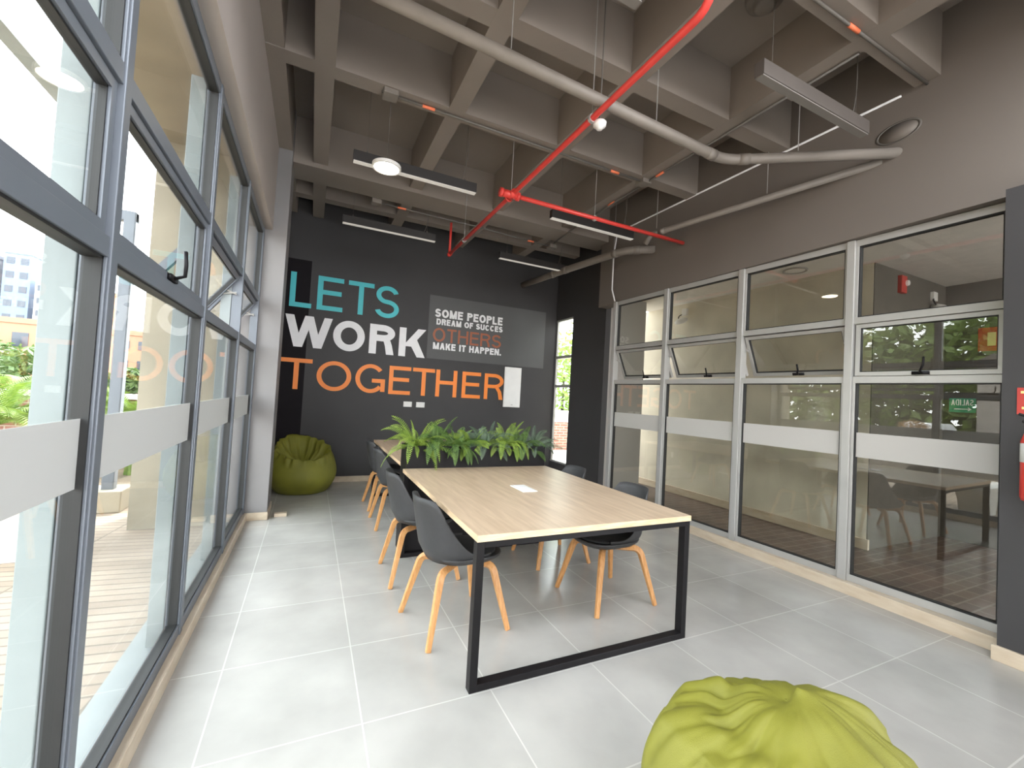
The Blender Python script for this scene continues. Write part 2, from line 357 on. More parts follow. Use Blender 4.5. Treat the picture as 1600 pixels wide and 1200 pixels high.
def bay(n, p0, p1, zb, zt, z1, z2, ang, m, gm, fm, label, side=1, rail=.05, post=(.055, -.045, .055), fin=None, fz=(1.11, 1.305), handle=True, gk=.008, end_post=False, stile=.02):
    p0, p1 = Vector((*p0, 0)), Vector((*p1, 0)); d = p1 - p0; L = d.length
    e = thing('window_%d' % n, label, None, p0, math.atan2(d.y, d.x), None, 'structure')
    pw, ya, yb = post; h = pw / 2
    bm = bmesh.new()
    box(bm, (-h, ya, zb), (h, yb, zt))
    if end_post: box(bm, (L - h, ya, zb), (L + h, yb, zt))
    obj('mullion', bm, m, e, .003)
    bm = bmesh.new(); y0, y1 = -.03, .03; r = rail
    box(bm, (h, y0, zb), (L - h, y1, zb + r)); box(bm, (h, y0, zt - r), (L - h, y1, zt))
    box(bm, (h, y0, z1 - r * .5), (L - h, y1, z1 + r * .5)); box(bm, (h, y0, z2 - r * .5), (L - h, y1, z2 + r * .5))
    s = stile
    for a, b in ((zb + r, z2 - r / 2), (z1 + r / 2, zt - r)):
        box(bm, (h, y0, a), (h + s, y1, b)); box(bm, (L - h - s, y0, a), (L - h, y1, b))
    obj('frame', bm, m, e, .002)
    bm = bmesh.new()
    for a, b in ((zb + r, z2 - r / 2), (z1 + r / 2, zt - r)):
        x0, x1 = h + s, L - h - s
        for lo, hi in (((x0, -.022, a), (x1, .022, a + gk)), ((x0, -.022, b - gk), (x1, .022, b)), ((x0, -.022, a), (x0 + gk, .022, b)), ((x1 - gk, -.022, a), (x1, .022, b))): box(bm, lo, hi)
    obj('gasket', bm, 'gasket', e)
    for a, b in ((zb + r, z2 - r / 2), (z1 + r / 2, zt - r)):
        bobj('pane', (h + s, -.003, a), (L - h - s, .003, b), gm, e)
    bobj('frosted_band', (h + s, .0035 if side < 0 else -.0055, fz[0]), (L - h - s, .0055 if side < 0 else -.0035, fz[1]), fm, e)
    sash(e, L - 2 * h - .02, z2 + r / 2 + .005, z1 - r / 2 - .005, ang, m, gm, side, handle)
    e.children[-1].location = (h + .01, 0, 0)
    if fin:
        bm = bmesh.new(); box(bm, (-.03, fin[0], zb - .1), (.03, fin[1], zt)); obj('outer_post', bm, 'alu_out', e, .003)
    return e
# left glazing, local +y points outdoors
ml = [.42, 1.62, 2.807, 4.01, 5.13]
for i in range(4):
    bay(i + 1, (XG, ml[i]), (XG, ml[i + 1]), .08, 3.06, 2.305, 1.796, (0, 0, .62, .62)[i], 'alu_dark', 'glass', 'frost',
        ['large glazed bay nearest the camera on the left', 'glazed bay with closed hopper and black handle', 'glazed bay with tilted hopper sash', 'narrow far glazed bay with tilted hopper beside the grey pier'][i],
        side=1, rail=.06, post=(.046, -.036, .035), stile=.010, fin=(.035, .105), handle=i != 0, end_post=i == 3)
struct('trim_3', [((-.76, .3, -.1), (-.60, 5.16, .045))], 'alu_out')
# partition on the right, local +y points into the room
pp = [4.97, 4.01, 2.995, 2.011, 1.095]
for i in range(4):
    a, b = pp[i + 1], pp[i]
    bay(i + 5, (XP(a), a), (XP(b), b), .09, 2.905, 2.224, 1.732, (.42, .42, .42, 0)[i], 'alu', 'glass_part', 'frost_part',
        ['farthest narrow bay of the glazed partition', 'second glazed partition bay from the far end', 'glazed partition bay beside the nearest post', 'nearest wide partition bay with closed hopper'][i],
        side=-1, rail=.055, post=(.06, -.04, .05), fz=(1.10, 1.30), handle=True, end_post=i == 0)
# slim window in the right wall by the back corner
e = thing('window_9', 'slim bright window in the far right corner', None, (4.19, 6.39, 0), PI / 2, None, 'structure')
bm = bmesh.new(); L = .565
for lo, hi in (((0, -.02, .28), (.02, .02, 2.93)), ((L - .02, -.02, .28), (L, .02, 2.93)), ((0, -.03, .28), (L, .03, .31)), ((0, -.03, 2.90), (L, .03, 2.93)), ((0, -.03, 1.66), (L, .03, 1.71)), ((0, -.03, 2.20), (L, .03, 2.25))): box(bm, lo, hi)
obj('frame', bm, 'alu', e); bobj('pane', (.02, -.003, .31), (L - .02, .003, 2.9), 'glass', e)

# ---------------------------------------------------------------- corridor behind the partition and terrace outside
struct('floor_corridor', [((4.02, -8.0, -.12), (7.35, 7.4, -.004))], 'paver')
struct('wall_corridor', [((5.53, 2.53, 0), (5.75, 6.9, 3.14))], 'conc_corr')
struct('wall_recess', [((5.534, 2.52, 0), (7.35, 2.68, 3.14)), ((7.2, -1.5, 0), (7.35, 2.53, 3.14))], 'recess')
struct('baseboard_corridor', [((5.50, 2.50, 0), (5.535, 6.9, .11))], 'marble', .003)
struct('ceiling_corridor', [((4.18, -2.5, 3.14), (7.4, 6.0, 3.3))], 'conc_wh')
struct('wall_pier', [((4.25, 5.46, 0), (4.98, 6.33, 3.14))], 'conc_grey')
struct('ground', [((-60, -30, -.4), (-.6, 120, -.10))], 'terr')
struct('wall_light_block', [((-.7, -8.0, 2.7), (4.1, -.1, 2.85)), ((-.7, -8.0, -.1), (4.1, -7.8, 2.7))], 'conc_grey')  # unseen roof and end wall, added to cut light from behind the camera
struct('ground_far', [((4.02, 7.4, -.4), (40, 120, -.0))], 'conc_wh')
struct('wall_terrace', [((-1.56, 5.45, -.1), (-.76, 6.2, 4.2))], 'concrete')
struct('ceiling_terrace', [((-1.60, -2.0, 3.86), (-.64, 5.45, 4.2))], 'concrete')

# ---------------------------------------------------------------- tables and planter
def table(x0, x1, y0, y1, label, near):
    t = thing('meeting_table', label, 'table', ((x0 + x1) / 2, (y0 + y1) / 2, 0))
    a, b = (x1 - x0) / 2, (y1 - y0) / 2
    bm = bmesh.new(); box(bm, (-a, -b, .722), (a, b, .755)); top = obj('tabletop', bm, 'oak', t, .0015)
    bm = bmesh.new()
    for lo, hi in (((-a - .001, -b - .001, .7225), (a + .001, -b + .002, .7545)), ((-a - .001, b - .002, .7225), (a + .001, b + .001, .7545)), ((-a - .001, -b, .7225), (-a + .002, b, .7545)), ((a - .002, -b, .7225), (a + .001, b, .7545))): box(bm, lo, hi)
    obj('edge_band', bm, 'oak_edge', top)
    for s in (-1, 1):
        y = s * (b - .03); h = .025; k = .05
        bm = bmesh.new()
        y0_, y1_ = y - h, y + h
        box(bm, (-a + .002, y0_, 0), (-a + .042, y1_, .72)); box(bm, (a - .042, y0_, 0), (a - .002, y1_, .72))
        box(bm, (-a + .042, y0_, 0), (a - .042, y1_, .035)); box(bm, (-a + .042, y0_, .69), (a - .042, y1_, .72))
        obj('leg_frame', bm, 'blk_metal', t, .002)
    for s in (-1, 1):
        bm = bmesh.new(); box(bm, (s * (a - .25) - .02, -b + .05, .69), (s * (a - .25) + .02, b - .05, .721)); obj('rail', bm, 'blk_metal', t)
    return t
table(.773, 2.197, 1.927, 3.765, 'oak topped meeting table with black loop legs nearest the camera', True)
table(.815, 2.197, 4.04, 5.995, 'oak topped meeting table behind the fern planter', False)
p = thing('power_socket_plate', 'white power outlet plate set in the middle of the near tabletop', 'socket', (1.478, 2.83, .755))
bm = bmesh.new(); box(bm, (-.06, -.11, 0), (.06, .11, .006)); obj('plate', bm, 'white_pl', p, .002)
for k in range(2):
    bm = bmesh.new(); box(bm, (-.035, -.09 + k * .1, .006), (.035, -.01 + k * .1, .0075)); obj('outlet', bm, 'white_v', p)

PX0, PX1, PY0, PY1, PZ = .80, 2.19, 3.772, 4.03, .95
pl = thing('planter_box', 'tall black planter dividing the two tables filled with ferns', 'planter', ((PX0 + PX1) / 2, (PY0 + PY1) / 2, 0))
a, b = (PX1 - PX0) / 2, (PY1 - PY0) / 2
bm = bmesh.new(); t_ = .012
for lo, hi in (((-a, -b, 0), (a, -b + t_, PZ)), ((-a, b - t_, 0), (a, b, PZ)), ((-a, -b + t_, 0), (-a + t_, b - t_, PZ)), ((a - t_, -b + t_, 0), (a, b - t_, PZ)), ((-a + t_, -b + t_, 0), (a - t_, b - t_, .02))): box(bm, lo, hi)
obj('body', bm, 'blk_metal', pl)
bobj('soil', (-a + t_, -b + t_, PZ - .06), (a - t_, b - t_, PZ - .03), 'soil', pl)

def frond(bm, base, az, el, L, droop, wid, n=18, roll=0, lw=.011, sweep=.35):
    d = Vector((math.cos(az) * math.cos(el), math.sin(az) * math.cos(el), math.sin(el)))
    p = Vector(base); st = L / n; pts = [p.copy()]; dirs = [d.copy()]
    for i in range(n):
        d = (d + Vector((0, 0, -droop / n * (.4 + 1.2 * i / n)))).normalized(); p = p + d * st
        pts.append(p.copy()); dirs.append(d.copy())
    tube(bm, pts[::3] + ([pts[-1]] if n % 3 else []), [.0022] * len(pts[::3] + ([pts[-1]] if n % 3 else [])), 4)
    for i in range(1, n + 1):
        t = i / n; w = wid * (math.sin(PI * min(1, t * .85 + .15)) ** .6) * (1 if t > .12 else .5)
        if w < .004: w = .004
        d = dirs[i]; s = d.cross(Vector((0, 0, 1)))
        if s.length < 1e-3: s = Vector((1, 0, 0))
        s = (Matrix.Rotation(roll, 3, d) @ s.normalized()); nrm = s.cross(d).normalized()
        for sg in (-1, 1):
            q = pts[i]; tip = q + s * sg * w + d * w * sweep - nrm * w * .18
            m1 = q + s * sg * w * .45 + d * (w * sweep * .45 - lw); m2 = q + s * sg * w * .45 + d * (w * sweep * .45 + lw)
            vs = [bm.verts.new(x) for x in (q, m1, tip, m2)]
            bm.faces.new(vs)
def fern(x, y, m, label, n, L, seed, az0=0, az1=2 * PI, hang=0):
    rnd = random.Random(seed)
    o = thing('potted_fern', label, 'fern', (x, y, PZ - .03), 0, 'ferns in the black planter')
    bm = bmesh.new()
    for k in range(n):
        az = az0 + (az1 - az0) * (k + rnd.uniform(.1, .9)) / n
        el = rnd.uniform(.25, 1.3)
        Lk = L * rnd.uniform(.75, 1.12)
        frond(bm, (math.cos(az) * .02, math.sin(az) * .02, 0), az, el, Lk, rnd.uniform(1.0, 2.4), rnd.uniform(.034, .052), n=22, roll=rnd.uniform(-.9, .9), lw=.0050)
    obj('foliage', bm, m, o)
    bm = bmesh.new()
    for k in range(hang):
        az = -PI / 2 + rnd.uniform(-.75, .75)
        frond(bm, (math.cos(az) * .03, math.sin(az) * .03, .02), az, rnd.uniform(.5, .9), L * rnd.uniform(.95, 1.2), rnd.uniform(3.4, 4.8), rnd.uniform(.036, .046), n=24, roll=rnd.uniform(-.3, .3), lw=.0062)
    if hang: obj('drooping_fronds', bm, m, o)
    return o
yc = (PY0 + PY1) / 2
fern(.90, yc - .02, 'leaf_a', 'bright green fern spilling over the left end of the planter', 30, .36, 1, hang=3)
fern(1.08, yc - .02, 'leaf_b', 'dark green fern second from the left end of the planter', 26, .33, 22, hang=2)
fern(1.27, yc - .03, 'leaf_b', 'fern with long hanging fronds left of the planter middle', 24, .29, 3, hang=3)
fern(1.42, yc - .01, 'leaf_a', 'yellowish green fern in the middle of the planter', 24, .29, 4)
fern(1.58, yc - .03, 'leaf_c', 'bluish grey fern right of the planter middle', 26, .31, 5)
fern(1.79, yc - .02, 'leaf_a', 'tall light green fern third quarter of the planter', 26, .31, 6, hang=3)
fern(1.97, yc - .01, 'leaf_b', 'olive green fern second from the right end of the planter', 22, .28, 7, hang=2)
fern(2.11, yc - .01, 'leaf_c', 'wispy bluish fern at the right end of the planter', 22, .31, 8)

# ---------------------------------------------------------------- chairs
def make_chair(loc, rz, label, group):
    t = thing('dining_chair', label, 'chair', loc, rz, group)
    # shell back: wraps round the rear, falling away to low sides
    bm = bmesh.new(); NA, NH = 40, 10; ring = []
    for i in range(NA + 1):
        f = i / NA * 2 - 1; th = PI + f * math.radians(118)
        g = abs(f)
        q_ = min(1, max(0, g - .38) / .52)
        top = .475 + .335 * (1 - q_) ** 2.6 * (1 - .07 * min(1, g / .38) ** 8) if q_ < 1 else .475
        bot = .425 + .02 * g
        col = []
        for j in range(NH + 1):
            v = j / NH; z = bot + (top - bot) * v
            lean = (z - .43) / .38
            rx = .232 + .062 * lean + .018 * math.sin(min(1, lean) * PI * .5); ry = .225 - .006 * lean
            sq = 1 + .07 * (math.sin(2 * th) ** 2)
            k = .90 if z < .44 else (.90 + .10 * min(1, (z - .44) / .05))
            x = .015 + rx * math.cos(th) * sq * k; y = ry * math.sin(th) * sq * k
            col.append(bm.verts.new((x, y, z)))
        ring.append(col)
    for a_, b_ in zip(ring, ring[1:]):
        for j in range(NH): bm.faces.new((a_[j], b_[j], b_[j + 1], a_[j + 1]))
    obj('backrest', bm, 'plastic', t, smooth=True, solid=.011)
    # bowl shaped seat pan
    bm = bmesh.new()
    def sq(p, th):
        k = 1 + .09 * math.sin(2 * th) ** 2
        x = p.x * k * (1.10 if math.cos(th) > 0 else .98); return Vector((x + .02, p.y * k, p.z - (.012 * max(0, math.cos(th)) * (p.xy.length / .23) ** 2)))
    lathe(bm, [(0, .392), (.09, .394), (.15, .402), (.195, .42), (.222, .445), (.228, .458), (.222, .462), (.205, .456), (.15, .444), (0, .440)], 40, None, sq)
    obj('seat', bm, 'plastic', t, smooth=True)
    bm = bmesh.new()
    lathe(bm, [(0, .441), (.14, .445), (.19, .456), (.196, .464), (.185, .472), (.12, .468), (0, .464)], 36, None, sq)
    obj('seat_pad', bm, 'cushion', t, smooth=True)
    # bent wooden legs meeting below the seat
    for sx in (-1, 1):
        for sy in (-1, 1):
            fx = .255 if sx > 0 else -.262; fy = .245
            foot = Vector((fx, sy * fy, .0)); knee = Vector((fx * .66, sy * fy * .66, .385)); mid = Vector((.02 + fx * .10, sy * fy * .10, .376))
            u = (knee - foot).normalized()
            k0 = knee - u * .055; k1 = knee + (mid - knee).normalized() * .055
            pts = [foot, foot.lerp(k0, .5), k0] + solve_arc(k0, knee + Vector((0, 0, .004)), k1, 6)[1:] + [mid]
            bm = bmesh.new(); tube(bm, pts, [.82, .95] + [1.12] * 7 + [1.0], rect=(.036, .027))
            obj('leg', bm, 'beech', t, .004)
    bm = bmesh.new(); box(bm, (-.05, -.05, .372), (.09, .05, .395)); obj('leg_hub', bm, 'blk_metal', t, .003)
    return t
gl, gr = 'chairs along the left of the tables', 'chairs along the right of the tables'
c0 = make_chair((.905, 2.595, 0), .12, 'black shell chair with honey wood legs nearest on the left side', gl)
dup(c0, (.868, 3.40, 0), 0, 'black shell chair on the left, second nearest, just before the planter', gl)
dup(c0, (.945, 4.735, 0), 0, 'black shell chair at the left of the rear table, just past the planter', gl)
dup(c0, (.955, 5.48, 0), .02, 'black shell chair farthest on the left, at the end of the rear table', gl)
dup(c0, (2.055, 2.56, 0), PI + .02, 'black shell chair nearest on the right side of the near table', gr)
dup(c0, (2.06, 3.365, 0), PI, 'black shell chair on the right of the near table by the planter', gr)

# ---------------------------------------------------------------- bean bags
def beanbag(loc, rz, label, sc=1.0, seed=1, rear=.72, front=.47, fold=1.0, dome=0):
    """dent opens towards local -y"""
    rnd = random.Random(seed); ph = [rnd.uniform(0, 6.28) for _ in range(8)]
    t = thing('bean_bag', label, 'bean bag', loc, rz)
    from mathutils import noise
    def P(v, th):
        """v 0..1 up the outside, 1..2 from the rim down into the hollow"""
        up = (1 + math.sin(th)) / 2; H = front + (rear - front) * up ** 1.2
        ct, st = math.cos(th), math.sin(th)
        def nz(f, k): return noise.noise(Vector((ct * f + ph[k], st * f + ph[k + 1], v * .8 + ph[k])))
        if v <= 1:
            z = H * v
            r = .30 + .135 * math.sin(min(1, (v + .02) / .52) * PI / 2) ** .8 if v < .5 else .435 - .075 * ((v - .5) / .5) ** 1.6
            if v < .001: r = .30
            g = max(0, (v - g0) / (1 - g0))
        else:
            w = v - 1; r = .36 * (1 - w) ** 1.05 - .012 * math.sin(PI * min(1, w * 4)); bowl = .30 + .03 * up
            z = bowl + (H - bowl) * max(0, (1 - w * 1.05)) ** 1.9 + .020 * math.sin(PI * min(1, w * 5)); g = 1 if w < .75 else (1 - w) * 4
            if dome: z = H + dome * math.sin(w * PI / 2) - .04 * math.exp(-((w - .45) / .14) ** 2) * (.5 - .5 * math.sin(th)); r = .36 * (1 - w); g = max(0, 1 - w * 1.25)
        fold = (nz(1.3, 0) * .05 + abs(nz(2.6, 2)) * .10 - .03 + abs(nz(4.5, 1)) * .035 - .01) * g * fold_k
        ridge = (abs(nz(2.3, 4)) * .15 - .04 + abs(nz(4.6, 3)) * .04) * g * fold_k
        r = max(0, r + fold * (1 if v <= 1 else .8)); z = max(0, z + ridge * (.30 if v <= 1 else .30 + .5 * min(1, (v - 1) * 4)) * (0 if v < .45 else 1))
        r += .008 * nz(1.5, 5)
        lean = .06 * (z / .7) ** 2
        return Vector((r * ct, r * st + lean, z)) * sc
    fold_k = fold; g0 = .45 if dome else .74
    bm = bmesh.new(); seg = 200; NV = 90; rings = [[bm.verts.new((0, 0, .0))]]
    for i in range(NV):
        v = 2 * i / (NV - 1) * .985
        rings.append([bm.verts.new(P(v, 2 * PI * j / seg)) for j in range(seg)])
    c_ = sum((v.co for v in rings[-1]), Vector()) / seg; rings.append([bm.verts.new(c_)])
    for a_, b_ in zip(rings, rings[1:]):
        for j in range(seg):
            q = []
            for v in (a_[j % len(a_)], a_[(j + 1) % len(a_)], b_[(j + 1) % len(b_)], b_[j % len(b_)]):
                if v not in q: q.append(v)
            if len(q) > 2: bm.faces.new(q)
    body = obj('body', bm, 'olive', t, smooth=True)
    for k_ in range(6):
        th = 2 * PI * k_ / 6 + .4; bm = bmesh.new()
        tube(bm, [P(v_ / 30, th) * 1.002 for v_ in range(2, 27)], .0022, 5); obj('seam', bm, 'olive', t, smooth=True)
    return t
beanbag((-.03, 6.50, 0), .25, 'olive bean bag against the back wall behind the grey pier', 1.0, 3, rear=.71, front=.46)
beanbag((1.385, .86, 0), PI + .6, 'olive bean bag in the foreground at the bottom of the photo', .90, 12, rear=.50, front=.44, fold=1.0, dome=.15)

# ---------------------------------------------------------------- lettering drawn with even strokes
def glyph(bm, ch, x0, x1, z0, z1, s, dep=.003):
    """one capital in the box, s = stroke width; built in the xz plane, front at -y"""
    w, h = x1 - x0, z1 - z0; sv = s * .92
    lay = [0]
    def poly(pts):
        lay[0] += 1; dp = dep + lay[0] * .00012 if len(pts) else dep
        f = [bm.verts.new((p[0], -dp, p[1])) for p in pts]; bk = [bm.verts.new((p[0], dp * .2, p[1])) for p in pts]
        bm.faces.new(f); n = len(pts)
        for i in range(n): bm.faces.new((f[i], bk[i], bk[(i + 1) % n], f[(i + 1) % n]))
    def r(a, b, c, d): poly([(x0 + a, z0 + b), (x0 + c, z0 + b), (x0 + c, z0 + d), (x0 + a, z0 + d)])
    def diag(a, b, c, d, hw): poly([(x0 + a, z0 + b), (x0 + a + hw, z0 + b), (x0 + c + hw, z0 + d), (x0 + c, z0 + d)])
    def arc(cx, cz, rx, rz, a0, a1, n=28):
        a0, a1 = math.radians(a0), math.radians(a1)
        P = [a0 + (a1 - a0) * i / n for i in range(n + 1)]
        for p, q in zip(P, P[1:]):
            poly([(x0 + cx + (rx) * math.cos(p), z0 + cz + rz * math.sin(p)), (x0 + cx + rx * math.cos(q), z0 + cz + rz * math.sin(q)),
                  (x0 + cx + (rx - s) * math.cos(q), z0 + cz + (rz - sv) * math.sin(q)), (x0 + cx + (rx - s) * math.cos(p), z0 + cz + (rz - sv) * math.sin(p))])
    if ch == 'L': r(0, 0, s, h); r(s, 0, w, sv)
    elif ch == 'E': r(0, 0, s, h); r(s, 0, w, sv); r(s, h - sv, w, h); r(s, h * .53 - sv / 2, w * .93, h * .53 + sv / 2)
    elif ch == 'F': r(0, 0, s, h); r(s, h - sv, w, h); r(s, h * .52 - sv / 2, w * .9, h * .52 + sv / 2)
    elif ch == 'T': r(0, h - sv, w, h); r(w / 2 - s / 2, 0, w / 2 + s / 2, h - sv)
    elif ch == 'H': r(0, 0, s, h); r(w - s, 0, w, h); r(s, h * .53 - sv / 2, w - s, h * .53 + sv / 2)
    elif ch == 'I': r(w / 2 - s / 2, 0, w / 2 + s / 2, h)
    elif ch == '.': r(0, 0, s, s)
    elif ch == 'O': arc(w / 2, h / 2, w / 2, h / 2, 0, 360, 56)
    elif ch == 'C': arc(w / 2, h / 2, w / 2, h / 2, 42, 318, 40)
    elif ch == 'G': arc(w / 2, h / 2, w / 2, h / 2, 40, 322, 40); r(w * .55, h * .5 - sv, w, h * .5); r(w - s, h * .06, w, h * .5 - sv)
    elif ch == 'S':
        zt = h * .5 - sv / 2; rt = (h - zt) / 2; rb = (zt + sv) / 2
        arc(w * .5, h - rt, w * .47, rt, 18, 90, 12); arc(w * .5, h - rt, w * .47, rt, 90, 255, 24)
        arc(w * .5, rb, w * .5, rb, 75, -90, 26); arc(w * .5, rb, w * .5, rb, -90, -165, 12)
        poly([(x0 + w * .5 + w * .5 * math.cos(math.radians(75)), z0 + rb + rb * math.sin(math.radians(75))), (x0 + w * .5 + (w * .5 - s) * math.cos(math.radians(75)), z0 + rb + (rb - sv) * math.sin(math.radians(75))),
              (x0 + w * .5 + w * .47 * math.cos(math.radians(255)), z0 + h - rt + rt * math.sin(math.radians(255))), (x0 + w * .5 + (w * .47 - s) * math.cos(math.radians(255)), z0 + h - rt + (rt - sv) * math.sin(math.radians(255)))])
    elif ch in 'RPD':
        zb = 0 if ch == 'D' else h * .44
        r(0, 0, s, h); rz = (h - zb) / 2; k = w * (.5 if ch != 'D' else .45)
        r(s, h - sv, w - k, h); r(s, zb, w - k, zb + sv); arc(w - k, zb + rz, k, rz, -90, 90, 28)
        if ch == 'R':
            xx = w * .52; poly([(x0 + xx, z0 + zb + sv * .5), (x0 + xx + s * .8, z0 + zb + sv), (x0 + w * .90, z0 + zb * .72), (x0 + w - s * .05, z0), (x0 + w - s * 1.12, z0), (x0 + w * .90 - s, z0 + zb * .66)])
    elif ch == 'K':
        r(0, 0, s, h); hw = s * 1.22; diag(s * .6, h * .36, w - hw, h, hw); poly([(x0 + w * .36, z0 + h * .52), (x0 + w * .36 + hw * .95, z0 + h * .64), (x0 + w, z0), (x0 + w - hw, z0)])
    elif ch == 'W':
        hw = s * 1.05; q = (w - hw) / 4; diag(q, 0, 0, h, hw); diag(q, 0, 2 * q, h, hw); diag(3 * q, 0, 2 * q, h, hw); diag(3 * q, 0, 4 * q, h, hw)
    elif ch == 'M':
        hw = s * 1.0; r(0, 0, s, h); r(w - s, 0, w, h); diag(w / 2 - hw / 2, 0, 0, h, hw); diag(w / 2 - hw / 2, 0, w - hw, h, hw)
    elif ch == 'N': r(0, 0, s, h); r(w - s, 0, w, h); diag(w - s * 1.1, 0, 0, h, s * 1.1)
    elif ch in 'AV':
        hw = s * 1.1; m_ = (w - hw) / 2
        diag(0, 0, m_, h, hw); diag(w - hw, 0, m_, h, hw); r(w * .24, h * .27, w * .76, h * .27 + sv)
    elif ch == 'U': r(0, h * .3, s, h); r(w - s, h * .3, w, h); arc(w / 2, h * .3, w / 2, h * .3, 180, 360, 24)
WID = {'L': .80, 'E': .86, 'F': .8, 'T': .86, 'H': .98, 'I': .36, '.': .34, 'O': 1.12, 'C': 1.05, 'G': 1.1, 'S': .94, 'R': .98, 'P': .92, 'D': 1.0, 'K': .98, 'W': 1.38, 'M': 1.18, 'N': 1.0, 'A': 1.02, 'U': 1.0, ' ': .42}
def word(label, letters, z0, z1, s, m):
    o = thing('wall_lettering', label, 'wall lettering', (letters[0][1], YB - .003, z0), 0, 'vinyl words on the back wall')
    for ch, a_, b_ in letters:
        bm = bmesh.new(); glyph(bm, ch, a_ - letters[0][1], b_ - letters[0][1], 0, z1 - z0, s); obj('letter_' + ch.lower(), bm, m, o)
    return o
def line(label, txt, x0, x1, z0, z1, s, m, y=YB - .0035, parent=None, gap=.16):
    tot = sum(WID[c] for c in txt) + gap * (len(txt) - 1); k = (x1 - x0) / tot; x = 0
    o = parent or thing('wall_lettering', label, 'wall lettering', (x0, y, z0), 0, 'small vinyl words on the grey painted field')
    for c in txt:
        if c != ' ':
            bm = bmesh.new(); glyph(bm, c, x, x + WID[c] * k, 0, z1 - z0, s); obj('full_stop' if c == '.' else 'letter_' + c.lower(), bm, m, o)
        x += (WID[c] + gap) * k
    return o
word('large turquoise letters LETS on the charcoal wall', [('L', -.365, -.073), ('E', 0, .358), ('T', .426, .804), ('S', .828, 1.199)], 2.578, 3.085, .074, 'cyan')
word('large bold white letters WORK on the charcoal wall', [('W', -.40, .235), ('O', .253, .708), ('R', .778, 1.165), ('K', 1.235, 1.665)], 1.995, 2.46, .108, 'white_v')
word('large orange letters TOGETHER on the charcoal wall', [('T', -.42, .0), ('O', .065, .55), ('G', .611, 1.056), ('E', 1.115, 1.459), ('T', 1.49, 1.855), ('H', 1.879, 2.246), ('E', 2.338, 2.678), ('R', 2.75, 3.114)], 1.373, 1.825, .066, 'orange_v')
line('small white words SOME PEOPLE on the grey field', 'SOME PEOPLE', 1.795, 3.03, 2.703, 2.842, .034, 'white_v')
line('small white words DREAM OF SUCCES on the grey field', 'DREAM OF SUCCES', 1.828, 3.038, 2.577, 2.678, .025, 'white_v')
line('rust coloured word OTHERS on the grey field', 'OTHERS', 1.78, 3.02, 2.292, 2.522, .036, 'rust_v')
line('small white words MAKE IT HAPPEN on the grey field', 'MAKE IT HAPPEN.', 1.792, 3.037, 2.162, 2.275, .027, 'white_v')

# ---------------------------------------------------------------- things on the back wall
t = thing('electrical_panel', 'white electrical panel door covering the end of the orange lettering', 'electrical panel', (3.29, YB, 1.61))
bm = bmesh.new(); box(bm, (-.165, -.025, -.36), (.165, 0, .36)); obj('cabinet', bm, 'white_pl', t, .004)
bm = bmesh.new(); box(bm, (-.150, -.030, -.345), (.150, -.0255, .345)); d_ = obj('door', bm, 'white_pl', t, .002)
bm = bmesh.new(); box(bm, (-.02, -.036, -.325), (.015, -.0305, -.31)); obj('latch', bm, 'steel', d_)
def socket(x, z, w, h, label, grp=None):
    t = thing('wall_socket', label, 'socket', (x, YB, z), 0, grp)
    bm = bmesh.new(); box(bm, (-w / 2, -.010, -h / 2), (w / 2, 0, h / 2)); obj('plate', bm, 'white_pl', t, .002)
    for sx in (-.22, .22):
        bm = bmesh.new(); box(bm, (sx * w - .010, -.0115, -.012), (sx * w + .010, -.0102, .012)); obj('outlet', bm, 'white_v', t)
socket(1.435, 1.223, .135, .085, 'white wall plate left of its twin under the letter E', 'wall plates under the lettering')
socket(1.642, 1.222, .140, .085, 'white wall plate right of its twin under the letter E', 'wall plates under the lettering')
socket(.30, .33, .075, .12, 'low white wall socket at the edge of the far bean bag')
tag(bobj('skirting_offcut', (-.27, 5.23, 0), (-.15, 5.30, .035), 'marble', None, .003), 'cream marble skirting piece lying by the grey pier', 'skirting piece')

# ---------------------------------------------------------------- pendant lamps
ZR = 3.95
def linear_lamp(x, y, label, body='lampblk', L=1.19):
    t = thing('linear_pendant_lamp', label, 'pendant lamp', (x, y, 3.5), 0, 'linear pendant lamps')
    bm = bmesh.new(); box(bm, (-L / 2, -.032, .006), (L / 2, .032, .10)); obj('housing', bm, body, t, .002)
    bm = bmesh.new(); box(bm, (-L / 2 + .004, -.026, -.002), (L / 2 - .004, .026, .006)); obj('diffuser', bm, 'led_off' if body == 'lampgrey' else 'led', t)
    for s in (-1, 1):
        bm = bmesh.new(); tube(bm, [(s * (L / 2 - .12), 0, .10), (s * (L / 2 - .12), 0, .92 if abs(y) > 9 else .9)], .0015, 5); tube(bm, [(s * (L / 2 - .12), 0, .10), (s * (L / 2 - .12), 0, .125)], .008, 8)
        obj('suspension_cable', bm, 'cond', t)
    bm = bmesh.new(); tube(bm, solve_arc((L / 2 - .16, 0, .10), (L / 2 - .02, .02, .5), (L / 2 - .18, .0, .9), 10), .003, 6); obj('power_cord', bm, 'cond', t)
    return t
linear_lamp(.81, 4.12, 'black linear lamp behind the glowing reflection disc')
linear_lamp(.82, 5.73, 'black linear lamp close to the back wall on the left')
linear_lamp(2.95, 4.20, 'black linear lamp under the red branch pipe')
linear_lamp(3.02, 5.84, 'black linear lamp near the back corner by the thick duct')
linear_lamp(2.98, 1.72, 'grey linear lamp nearest the partition, large at upper right', 'lampgrey')
linear_lamp(.82, 1.71, 'linear lamp end peeking in at the top edge', 'lampgrey')
t = thing('reflection_disc', 'glowing round disc imitating a reflected downlight before a black linear lamp', 'downlight', (.475, 3.82, 3.37))  # added disc and cable, standing in for a downlight's reflection
bm = bmesh.new(); lathe(bm, [(0, -.004), (.105, -.004), (.105, .001), (0, .001)], 40); obj('diffuser', bm, 'glow_disc', t)
